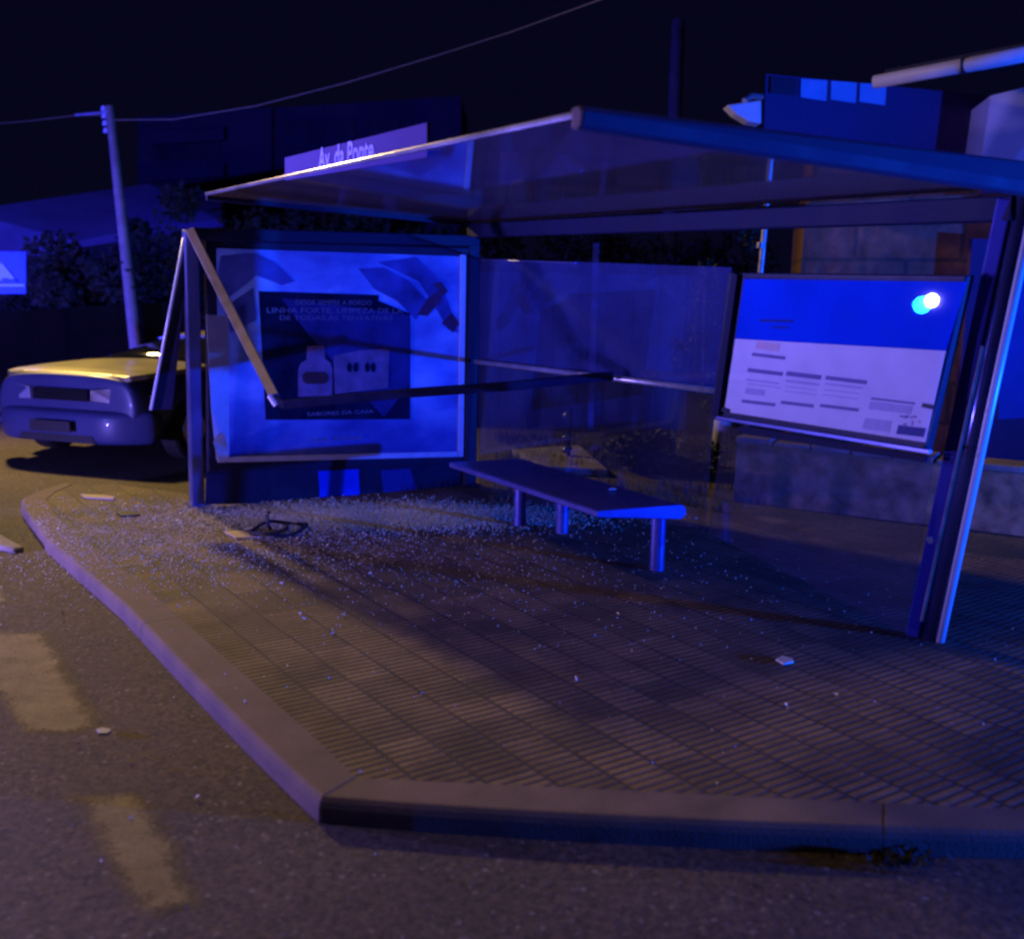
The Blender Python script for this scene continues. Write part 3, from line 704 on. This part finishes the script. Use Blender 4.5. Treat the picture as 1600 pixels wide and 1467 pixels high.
# ------------------------------------------------------------------ CAR
fc = G(98, 727, RZ); cf = V((-.32, -.947, 0)).normalized(); cl = V((cf.y, -cf.x, 0)); cl = -cl if cl.x < 0 else cl   # cl: image right
car = empty('parked_car', fc-cf*2.1, 'low silver car seen from its front corner, parked beyond the shelter at the left', 'car')
def CP(u, v, z): return fc+cl*u*1.05-cf*v*1.05+V((0, 0, z*1.08))
def csec(v, w, zb, zt, crown=.04, rr=.12):
    # half widths: bottom, belt, shoulder ; returns a closed ring
    h = zt-zb
    r = [(-w*.93, zb), (-w, zb+h*.35), (-w, zb+h*.62), (-w*.93, zb+h*.9), (-w*.72, zt-.01), (-w*.35, zt+crown*.7), (0, zt+crown),
         (w*.35, zt+crown*.7), (w*.72, zt-.01), (w*.93, zb+h*.9), (w, zb+h*.62), (w, zb+h*.35), (w*.93, zb)]
    return [CP(u, v, z) for u, z in r]
b = MB()
b.loft([csec(.05, .66, .46, .79, .005), csec(.07, .78, .30, .825, .008), csec(.10, .80, .25, .835, .01), csec(.30, .84, .2, .845, .015), csec(.7, .86, .2, .85, .02), csec(1.15, .87, .2, .86, .025), csec(1.8, .88, .2, .89, .03),
        csec(2.9, .88, .2, .92, .03), csec(3.7, .86, .22, .93, .03), csec(4.2, .80, .3, .86, .02), csec(4.32, .7, .4, .7, .01)])
body = b.build('body', M['bumper'], car, smooth=True)
m_ = body.modifiers.new('s', 'SUBSURF'); m_.levels = 2; m_.render_levels = 2
b = MB()
b.loft([[CP(u, v0, z) for u, z in ((-.74, .86), (.74, .86), (.74, .88), (-.74, .88))] if False else [CP(u*sw, v0, z) for u, z in ((-.78, zb_), (-.66, zt_-.06), (-.4, zt_), (.4, zt_), (.66, zt_-.06), (.78, zb_))]
        for v0, sw, zb_, zt_ in ((1.3, .97, .87, .90), (1.7, .96, .90, 1.0), (2.2, .93, .91, 1.10), (2.7, .92, .92, 1.13), (3.1, .92, .92, 1.10), (3.6, .95, .92, 1.0))])
b.build('windows', M['carglass'], car, smooth=True)
b = MB(); b.loft([[CP(u*sw, v0, z+dz) for u, z, dz in ((-.6, zt_-.03, 0), (-.4, zt_, .012), (.4, zt_, .012), (.6, zt_-.03, 0), (.5, zt_-.05, 0), (-.5, zt_-.05, 0))] for v0, sw, zt_ in ((2.2, .93, 1.10), (2.7, .92, 1.13), (3.1, .92, 1.10))])
b.build('roof', M['carpaint_lamplit'], car)
b = MB(); secs = []
for v, w, zt, cr_ in ((.10, .66, .822, .004), (.13, .72, .838, .014), (.30, .77, .850, .022), (.7, .80, .862, .028), (1.15, .80, .872, .032), (1.3, .79, .876, .034)):
    top = [CP(w*q, v, zt+cr_*(1-q*q)) for q in (-1, -.7, -.35, 0, .35, .7, 1)]; low = [CP(w*q, v, zt-.05) for q in (1, 0, -1)]
    secs.append(top+low)
b.loft(secs); b.build('bonnet', M['carpaint_lamplit'], car, smooth=False, bevel=.012)
# bumper wraps the nose
b = MB(); secs = []
for t in range(25):
    u = -0.90+1.8*t/24; a = abs(u)/.90; v = .03+.30*max(0, a-.5)**2*3.6 - .06
    secs.append([CP(u, v, z) if k == 0 else CP(u*q, v+dv, z) for k, (q, dv, z) in enumerate(((1, .02, .21), (1.0, -.02, .25), (1, -.035, .36), (1, -.03, .47), (1, .0, .52), (.97, .20, .53), (.97, .20, .22)))])
b.loft(secs); bum = b.build('bumper', M['bumper'], car, smooth=True); mm = bum.modifiers.new('s', 'SUBSURF'); mm.levels = 2; mm.render_levels = 2
b = MB(); b.slab([CP(-.45, -.055, .235), CP(.45, -.055, .235), CP(.40, -.055, .30), CP(-.40, -.055, .30)], cf*.01); b.build('air_intake', M['dark'], bum)
b = MB(); b.slab([CP(-.23, -.132, .33), CP(.23, -.132, .33), CP(.23, -.132, .43), CP(-.23, -.132, .43)], cf*.01); b.build('number_plate', M['dark'], bum)
for sgn in (-1, 1):
    b = MB(); P_ = [(.34, .60), (.35, .715), (.58, .725), (.77, .715), (.83, .655), (.80, .60), (.60, .585)]
    vv = lambda u: .025+.42*max(0, u/.90-.45)**2*3.1
    b.loft([[CP(sgn*u, vv(u)+d_, z) for u, z in P_] for d_ in (.12, -.02)])
    b.build('headlamp', M['lens'] if sgn < 0 else M['blacklens'], car, bevel=.01)
b = MB(); b.slab([CP(-.31, .03, .60), CP(.31, .03, .60), CP(.31, .03, .71), CP(-.31, .03, .71)], cf*.02); gr = b.build('grille', M['blacklens'], car)
for s_, v_ in ((-1, .82), (1, .82), (-1, 3.45), (1, 3.45)):
    cc = CP(s_*.80, v_, .30)
    def ring(c_, r, n=24): return [c_-cf*(r*1.06*math.cos(2*math.pi*k/n))+V((0, 0, r*1.06*math.sin(2*math.pi*k/n))) for k in range(n)]
    b = MB(); b.loft([ring(cc-cl*.10, .27), ring(cc-cl*.09, .30), ring(cc+cl*.08, .30), ring(cc+cl*.095, .27)]); wh = b.build('wheel', M['tyre'], car, smooth=False)
    b = MB(); b.loft([ring(cc+cl*s_*.09, .19), ring(cc+cl*s_*.102, .17)]); b.build('rim', M['lens'], wh)

# ------------------------------------------------------------------ LEFT BACKGROUND
sg = empty('pedestrian_sign', AT(0, 458, 14)*1.0, 'blue square road sign with a white triangle at the left edge', 'sign')
sg.location.z = RZ
b = MB(); b.slab([AT(-26, 393, 14), AT(40, 394, 14), AT(40, 459, 14), AT(-26, 459, 14)], (0, .02, 0)); sp_ = b.build('sign_plate', M['sign_blue'], sg)
b = MB(); b.slab([AT(-18, 441, 13.985), AT(2, 410, 13.985), AT(27, 441, 13.985)], (0, .01, 0)); b.build('sign_triangle', M['sign_light'], sp_)
b = MB()
for x, w_, y0, y1 in ((-10, 7, 436, 443), (3, 9, 435, 442), (16, 6, 436, 442)): b.slab([AT(x, y0, 13.97), AT(x+w_, y0, 13.97), AT(x+w_+3, y1, 13.97), AT(x-1, y1, 13.97)], (0, .008, 0))
b.build('sign_figure', M['sign_blue'], sp_)
b = MB(); b.slab([AT(-24, 443.5, 13.985), AT(38, 444, 13.985), AT(38, 448, 13.985), AT(-24, 448, 13.985)], (0, .01, 0)); b.build('sign_bar', M['sign_light'], sp_)
pq = AT(-14, 458, 14.04); b = MB(); b.tube([V((pq.x, pq.y, RZ)), V((pq.x, pq.y, AT(-14, 396, 14.04).z))], .03, n=12); b.build('sign_pole', M['bare'], sg)
# concrete utility pole
pt, pb_ = AT(171, 166, 17), AT(214, 560, 17)
up_ = empty('utility_pole', V((pb_.x, pb_.y, RZ)), 'slim pale concrete utility pole rising at the left behind the car', 'utility pole')
base = V((pb_.x, pb_.y, RZ)); b = MB(); b.tube([base, pb_, pt], [.10, .10, .065], n=12); b.build('pole_shaft', M['conc_pole'], up_, smooth=True)
for k in range(4):
    q = pt.lerp(pb_, .02+.028*k); b = MB(); b.tube([q+V((-.09, -.02, 0)), q+V((-.09, -.02, .07))], [.045, .03], n=10)
    b.build('insulator', M['frame_white'], up_)
b = MB(); b.tube([AT(118, 180, 17.2), AT(142, 178, 17.1), pt+V((0, -.05, -.1))], .02, n=6); b.build('wire_bracket', M['bare'], up_)
def cable(pts, r, label):
    b = MB(); b.tube(pts, r, n=6); o = b.build('overhead_cable', M['cable']); own(o); return tag(o, label, 'cable', )
cable([AT(174, 188, 17), AT(270, 187, 16.6), AT(400, 166, 16), AT(540, 130, 15), AT(680, 88, 14), AT(800, 50, 13), AT(960, -8, 12)], .007, 'thin overhead cable running up from the utility pole across the dark sky')
cable([AT(172, 180, 17), AT(118, 181, 17.6), AT(40, 190, 18.5), AT(-60, 198, 20)], .006, 'thin overhead cable running left from the utility pole')
# long low warehouse
wh = empty('warehouse', AT(140, 400, 27), 'long low building with a broad pale roof behind the utility pole', 'building'); wh.location.z = RZ
b = MB(); b.slab([AT(-60, 330, 27), AT(230, 288, 31), AT(345, 302, 31), AT(345, 345, 27), AT(240, 352, 26), AT(120, 378, 25.5), AT(-60, 415, 25)], (0, .3, -.12)); b.build('roof', M['farroof'], wh)
b = MB(); q0, q1 = AT(-60, 415, 25.4), AT(340, 347, 27.6)
b.slab([V((q0.x, q0.y, RZ)), V((q1.x, q1.y, RZ)), V((q1.x, q1.y, q1.z-.1)), V((q0.x, q0.y, q0.z-.1))], (-.1, 1.2, 0)); b.build('wall', M['dark'], wh)
b = MB(); b.slab([AT(254, 320, 25.9), AT(305, 320, 25.9), AT(305, 336, 25.9), AT(256, 336, 25.9)], (0, .08, 0)); b.build('skylight', M['sheet'], wh)
# apartment block, dim
ab = empty('apartment_block', AT(400, 300, 45), 'dim tall block with balcony bands and a broad pilaster far behind the stop name sign', 'building'); ab.location.z = RZ
YB = 45
def wallquad(x0, y0, x1, y1, Y, name, m, parent, dep=.3, Y2=None):
    Y2 = Y2 or Y
    b = MB(); a, c_ = AT(x0, y0[0], Y), AT(x1, y0[1], Y2); d_, e_ = AT(x1, y1[1], Y2), AT(x0, y1[0], Y)
    b.slab([a, c_, d_, e_], (0, dep, 0)); return b.build(name, m, parent)
wallquad(215, (183, 150), 720, (430, 430), 45, 'wall', M['farwall'], ab, 6)
wallquad(360, (172, 168), 425, (300, 300), 44.6, 'pilaster', M['farwall'], ab, .35)
for y in (205, 262): wallquad(235, (y, y-6), 350, (y+22, y+14), 44.5, 'balcony', M['farwall'], ab, .4)
for y in (228, 284): wallquad(238, (y, y-4), 345, (y+22, y+20), 44.85, 'window', M['farwin'], ab, .1)
for x in (440, 510, 580): wallquad(x, (190, 186), x+44, (232, 228), 44.85, 'window', M['farwin'], ab, .1)
# garden wall behind the car
b = MB(); q0, q1 = AT(-60, 490, 16.5), AT(300, 470, 17.5)
b.slab([V((q0.x, q0.y, RZ)), V((q1.x, q1.y, RZ)), V((q1.x, q1.y, q1.z)), V((q0.x, q0.y, q0.z))], (0, .2, 0)); tag(own(b.build('garden_wall', M['wall_dark'])), 'plain dark garden wall beyond the parked car', 'wall')
# leafy things
def foliage(name, c, r, n, label, cat, trunk=True, ls=.06, m='leaf', group=None, seed=1):
    random.seed(seed); c = V(c); base_z = 0 if c.x > -2 else RZ
    root = empty(name, (c.x, c.y, base_z), label, cat, group)
    b = MB()
    lumps = [(V((random.gauss(0, .45)*r[0], random.gauss(0, .45)*r[1], random.gauss(0, .42)*r[2])), random.uniform(.22, .5)) for _ in range(16)]
    for k in range(n):
        lc, lr = random.choice(lumps); d = V((random.gauss(0, 1), random.gauss(0, 1), random.gauss(0, 1))).normalized()*lr*random.uniform(.6, 1.05)
        p = c+lc+V((d.x*r[0], d.y*r[1], d.z*r[2]))
        if p.z < base_z+.02: continue
        a = V((random.gauss(0, 1), random.gauss(0, 1), random.gauss(0, 1))).normalized(); t = a.orthogonal().normalized(); s = ls*random.uniform(.5, 1.3)
        v = [b.bm.verts.new(q) for q in (p, p+a*s*.5+t*s*.3, p+a*s, p+a*s*.5-t*s*.3)]; b.bm.faces.new(v)
    b.build('crown' if trunk else 'foliage', M[m], root)
    b = MB()
    for k in range(5):
        e = c+V((random.uniform(-.5, .5)*r[0], random.uniform(-.4, .4)*r[1], random.uniform(-.1, .5)*r[2])); bs = V((c.x, c.y, base_z))
        b.tube([bs+V((random.uniform(-.03, .03), 0, -.02)), bs.lerp(e, .5)+V((random.uniform(-.1, .1), 0, .05)), e], [.05*r[0]+.01, .03*r[0]+.006, .006], n=6)
    b.build('trunk' if trunk else 'stem', M['bark'], root)
    return root
foliage('tree', AT(120, 470, 18), (1.3, .9, 1.0), 5000, 'leftmost dark bushy tree behind the parked car', 'tree', ls=.14, seed=3, group='trees behind the bus stop')
foliage('tree', AT(250, 440, 19), (1.2, .9, 1.1), 5000, 'dark bushy tree behind the front post of the shelter', 'tree', ls=.14, seed=4, group='trees behind the bus stop')
foliage('tree', AT(560, 400, 20), (2.6, 1.2, 1.1), 7000, 'dark wide tree showing between roof and advert panel', 'tree', ls=.15, seed=5, group='trees behind the bus stop')
foliage('tree', AT(980, 430, 21), (2.4, 1.2, 1.2), 6000, 'dark tree showing over the back glass', 'tree', ls=.15, seed=6, group='trees behind the bus stop')
foliage('shrub', AT(1130, 560, 11.5), (.45, .4, .9), 4500, 'olive shrub squeezed between back glass and timetable board', 'shrub', False, .07, seed=8)
foliage('shrub', AT(1035, 715, 10.0), (.55, .3, .28), 3500, 'low dark shrub at the foot of the grey post behind the bench', 'shrub', False, .06, seed=9)

# ------------------------------------------------------------------ BEHIND THE BACK GLASS
q0, q1 = AT(742, 425, 13.2), AT(1118, 432, 13.2)
fe = empty('metal_fence', V(((q0.x+q1.x)/2, 13.2, 0)), 'blue-lit sheet metal fence seen through the back glass', 'fence')
b = MB(); n_ = 9
for k in range(n_):
    t0, t1 = k/n_, (k+1)/n_; a, c_ = q0.lerp(q1, t0), q0.lerp(q1, t1); dy = .012 if k % 2 else 0
    b.hexa([V((a.x, a.y+dy, 0)), V((c_.x-.012, c_.y+dy, 0)), V((c_.x-.012, c_.y+.02+dy, 0)), V((a.x, a.y+.02+dy, 0)), V((a.x, a.y+dy, a.z)), V((c_.x-.012, c_.y+dy, c_.z)), V((c_.x-.012, c_.y+.02+dy, c_.z)), V((a.x, a.y+.02+dy, a.z))])
b.build('fence_sheet', M['sheet'], fe)
for x in (750, 832, 930, 1020, 1110):
    q = AT(x, 430, 13.1); hgt = AT(x, 380 if x == 930 else 424, 13.1).z
    b = MB(); b.tube([V((q.x, q.y, 0)), V((q.x, q.y, hgt))], .035, square=True); b.build('fence_post', M['beam'] if x != 930 else M['alu'], fe)
# low pale box behind the bench
b = MB(); p0, p1, p2, p3 = G(800, 712), G(905, 705), G(950, 745), G(850, 740)
b.slab([V((p.x, p.y, 0)) for p in (p0, p1, p2, p3)], (0, 0, .07)); tag(own(b.build('concrete_slab', M['kerb'], bevel=.01)), 'flat pale concrete slab on the verge behind the bench', 'slab')
# standpipe
st = G(888, 722); tp_ = empty('standpipe', st, 'slim garden standpipe with a valve behind the bench', 'standpipe')
b = MB(); b.tube([st, st+V((0, 0, .28)), st+V((.01, 0, .55))], .022, n=10); b.build('pipe', M['alu_dark'], tp_)
for dz, r_ in ((.13, .04), (.26, .03), (.48, .04)):
    b = MB(); q = st+V((-.02, -.03, dz)); b.tube([q+V((-.05, 0, -.01)), q, q+V((.05, 0, .02))], [r_*.5, r_, r_*.5], n=12); b.build('valve', M['alu'], tp_, smooth=True)
# post at the end of the stone wall
q = G(1122, 729); b = MB(); b.tube([V((q.x, q.y, 0)), V((q.x+.05, q.y, 1.05))], .085, n=18); tag(own(b.build('gate_post', M['frame_white'], smooth=True)), 'round pale post standing by the left end of the low stone wall', 'post')
# thin lamp rod above the board
q0, q1 = AT(1184, 470, 10.5), AT(1196, 345, 10.5); base = V((q0.x-.05, q0.y, 0))
b = MB(); b.tube([base, q0, q1], .028, n=10); b.tube([AT(1188, 388, 10.45), AT(1189, 379, 10.45)], .04, n=10); tag(own(b.build('signpost', M['bare'])), 'thin bright metal rod rising above the timetable board', 'post')
# far wooden pole
q0, q1 = AT(1044, 440, 22), AT(1060, 32, 22); b = MB(); b.tube([V((q0.x, q0.y, RZ)), q0, q1], [.17, .16, .13], n=12)
tag(own(b.build('utility_pole', M['wood_pole'], smooth=True)), 'dark wooden utility pole standing behind the shelter roof', 'utility pole')

# ------------------------------------------------------------------ LOW STONE WALL
w0, w1 = G(1146, 783), G(1585, 836); wt0, wt1 = .50, .46
d = (w1-w0); b = MB(); nn = V((-d.y, d.x, 0)).normalized(); nn = nn if nn.y > 0 else -nn
N_ = 26; bmv = []
b.slab([w0, w1+d*.6, w1+d*.6+V((0, 0, wt1)), w0+V((0, 0, wt0))], nn*.3)
o = b.build('stone_wall', M['stone']); own(o); tag(o, 'low rough stone wall behind the timetable board', 'wall')
sw = o
b = MB()
for k in range(11):
    a = w0+d*(1.6*k/11)+V((0, 0, .5-.04*k/11*1.6+.001)); c_ = a+d*(1.6/11*.94); h = random.uniform(.035, .06)
    a = a-nn*.02; c_ = c_-nn*.02
    b.hexa([a, c_, c_+nn*.34, a+nn*.34, a+V((0, 0, h)), c_+V((0, 0, h)), c_+nn*.34+V((0, 0, h)), a+nn*.34+V((0, 0, h))])
cp = b.build('coping', M['kerb'], sw, bevel=.01)

# ------------------------------------------------------------------ HOUSE AND SHOP, RIGHT
hs = empty('shop_building', V((3.6, 12, 0)), 'two-tone building with blue upper front and three pale panels above the shelter roof', 'building')
def QH(pts, Ys, name, m, ext, parent, bevel=0):
    b = MB(); b.slab([AT(x, y, Y) for (x, y), Y in zip(pts, Ys)], ext); return b.build(name, m, parent, bevel=bevel)
# lower rendered wall
b = MB(); a, c_ = AT(1258, 330, 11.6), AT(1640, 330, 10.6)
b.slab([V((a.x, a.y, 0)), V((c_.x, c_.y, 0)), V((c_.x, c_.y, 2.75)), V((a.x, a.y, 2.75))], (.3, 1.6, 0)); b.build('wall', M['blocks'], hs)
# blue upper front
QH([(1197, 116), (1548, 150), (1530, 296), (1190, 296)], [11.2, 12.6, 12.6, 11.2], 'upper_front', M['blue_wall'], (.5, 1.6, 0), hs)
for x0, x1 in ((1252, 1293), (1299, 1339), (1344, 1385)):
    t = lambda x: 11.17+(x-1197)/351*1.4-.02
    y = lambda x: 123+(x-1250)*.075
    QH([(x0, y(x0)), (x1, y(x1)), (x1-2, y(x1)+32), (x0-1, y(x0)+29)], [t(x0), t(x1), t(x1), t(x0)], 'front_panel', M['pane_lit'], (0, .01, 0), hs)
QH([(1205, 120), (1246, 124), (1244, 150), (1204, 146)], [11.18, 11.33, 11.33, 11.18], 'front_panel', M['sheet'], (0, .01, 0), hs)
# small floodlight bracket at its left corner
fl = empty('floodlight', AT(1165, 185, 11.0), 'small pale unlit floodlight on a bracket at the left corner of the blue building', 'floodlight')
b = MB(); b.loft([[AT(x, y, 11.0)+V((0, dd, 0)) for dd, (x, y) in zip((0, 0, .25, .25), p)] for p in ([(1136, 164), (1150, 178), (1150, 178), (1136, 164)], [(1165, 160), (1170, 190), (1170, 190), (1165, 160)], [(1190, 156), (1190, 194), (1190, 194), (1190, 156)])])
b.build('housing', M['gutter'], fl, bevel=.02)
b = MB(); b.tube([AT(1163, 158, 11.0), AT(1175, 150, 11.1), AT(1190, 152, 11.2)], .03, n=8); b.build('bracket', M['bare'], fl)
# white house further right
wh2 = empty('white_house', V((6.3, 11, 0)), 'white house with a long pale gutter at the upper right edge', 'building')
QH([(1548, 150), (1680, 118), (1660, 500), (1520, 340)], [11.6, 10.8, 10.8, 11.6], 'wall', M['white_wall'], (.5, 2.5, 0), wh2)
b = MB(); b.tube([AT(1366, 129, 11.2), AT(1505, 103, 10.65), AT(1512, 102, 10.6), AT(1690, 68, 9.9)], [.065, .07, .07, .075], n=14); b.build('gutter', M['gutter'], wh2, smooth=True)
b = MB(); g0, g1 = AT(1366, 129, 11.2), AT(1690, 68, 9.9)
b.slab([g0+V((.1, 0, .02)), g1+V((.1, 0, .02)), g1+V((2.2, 2.0, .55)), g0+V((2.2, 2.0, .55))], (0, 0, .1)); b.build('roof', M['dark'], wh2)
b = MB(); q = AT(1509, 103, 10.63); b.tube([q+V((-.03, .02, 0)), q+V((.03, -.02, .005))], .08, n=14); b.build('gutter_joint', M['dark'], wh2)
b = MB(); a = AT(1560, 655, 10.45); c_ = AT(1700, 648, 10.3); b.slab([a, c_, AT(1700, 300, 10.3), AT(1572, 320, 10.45)], (0, .06, 0))
tag(own(b.build('blue_panel', M['blue_shutter'])), 'bright blue upright panel at the right edge, just right of the near post', 'panel')
b = MB(); b.slab([V((a.x-.35, 10.62, 0)), V((a.x+2, 10.42, 0)), V((a.x+2, 10.42, 2.3)), V((a.x-.35, 10.62, 2.3))], (0, .08, 0))
tag(own(b.build('dark_hoarding', M['blue_wall'])), 'dark hoarding at the right edge, behind the bright blue panel', 'hoarding')
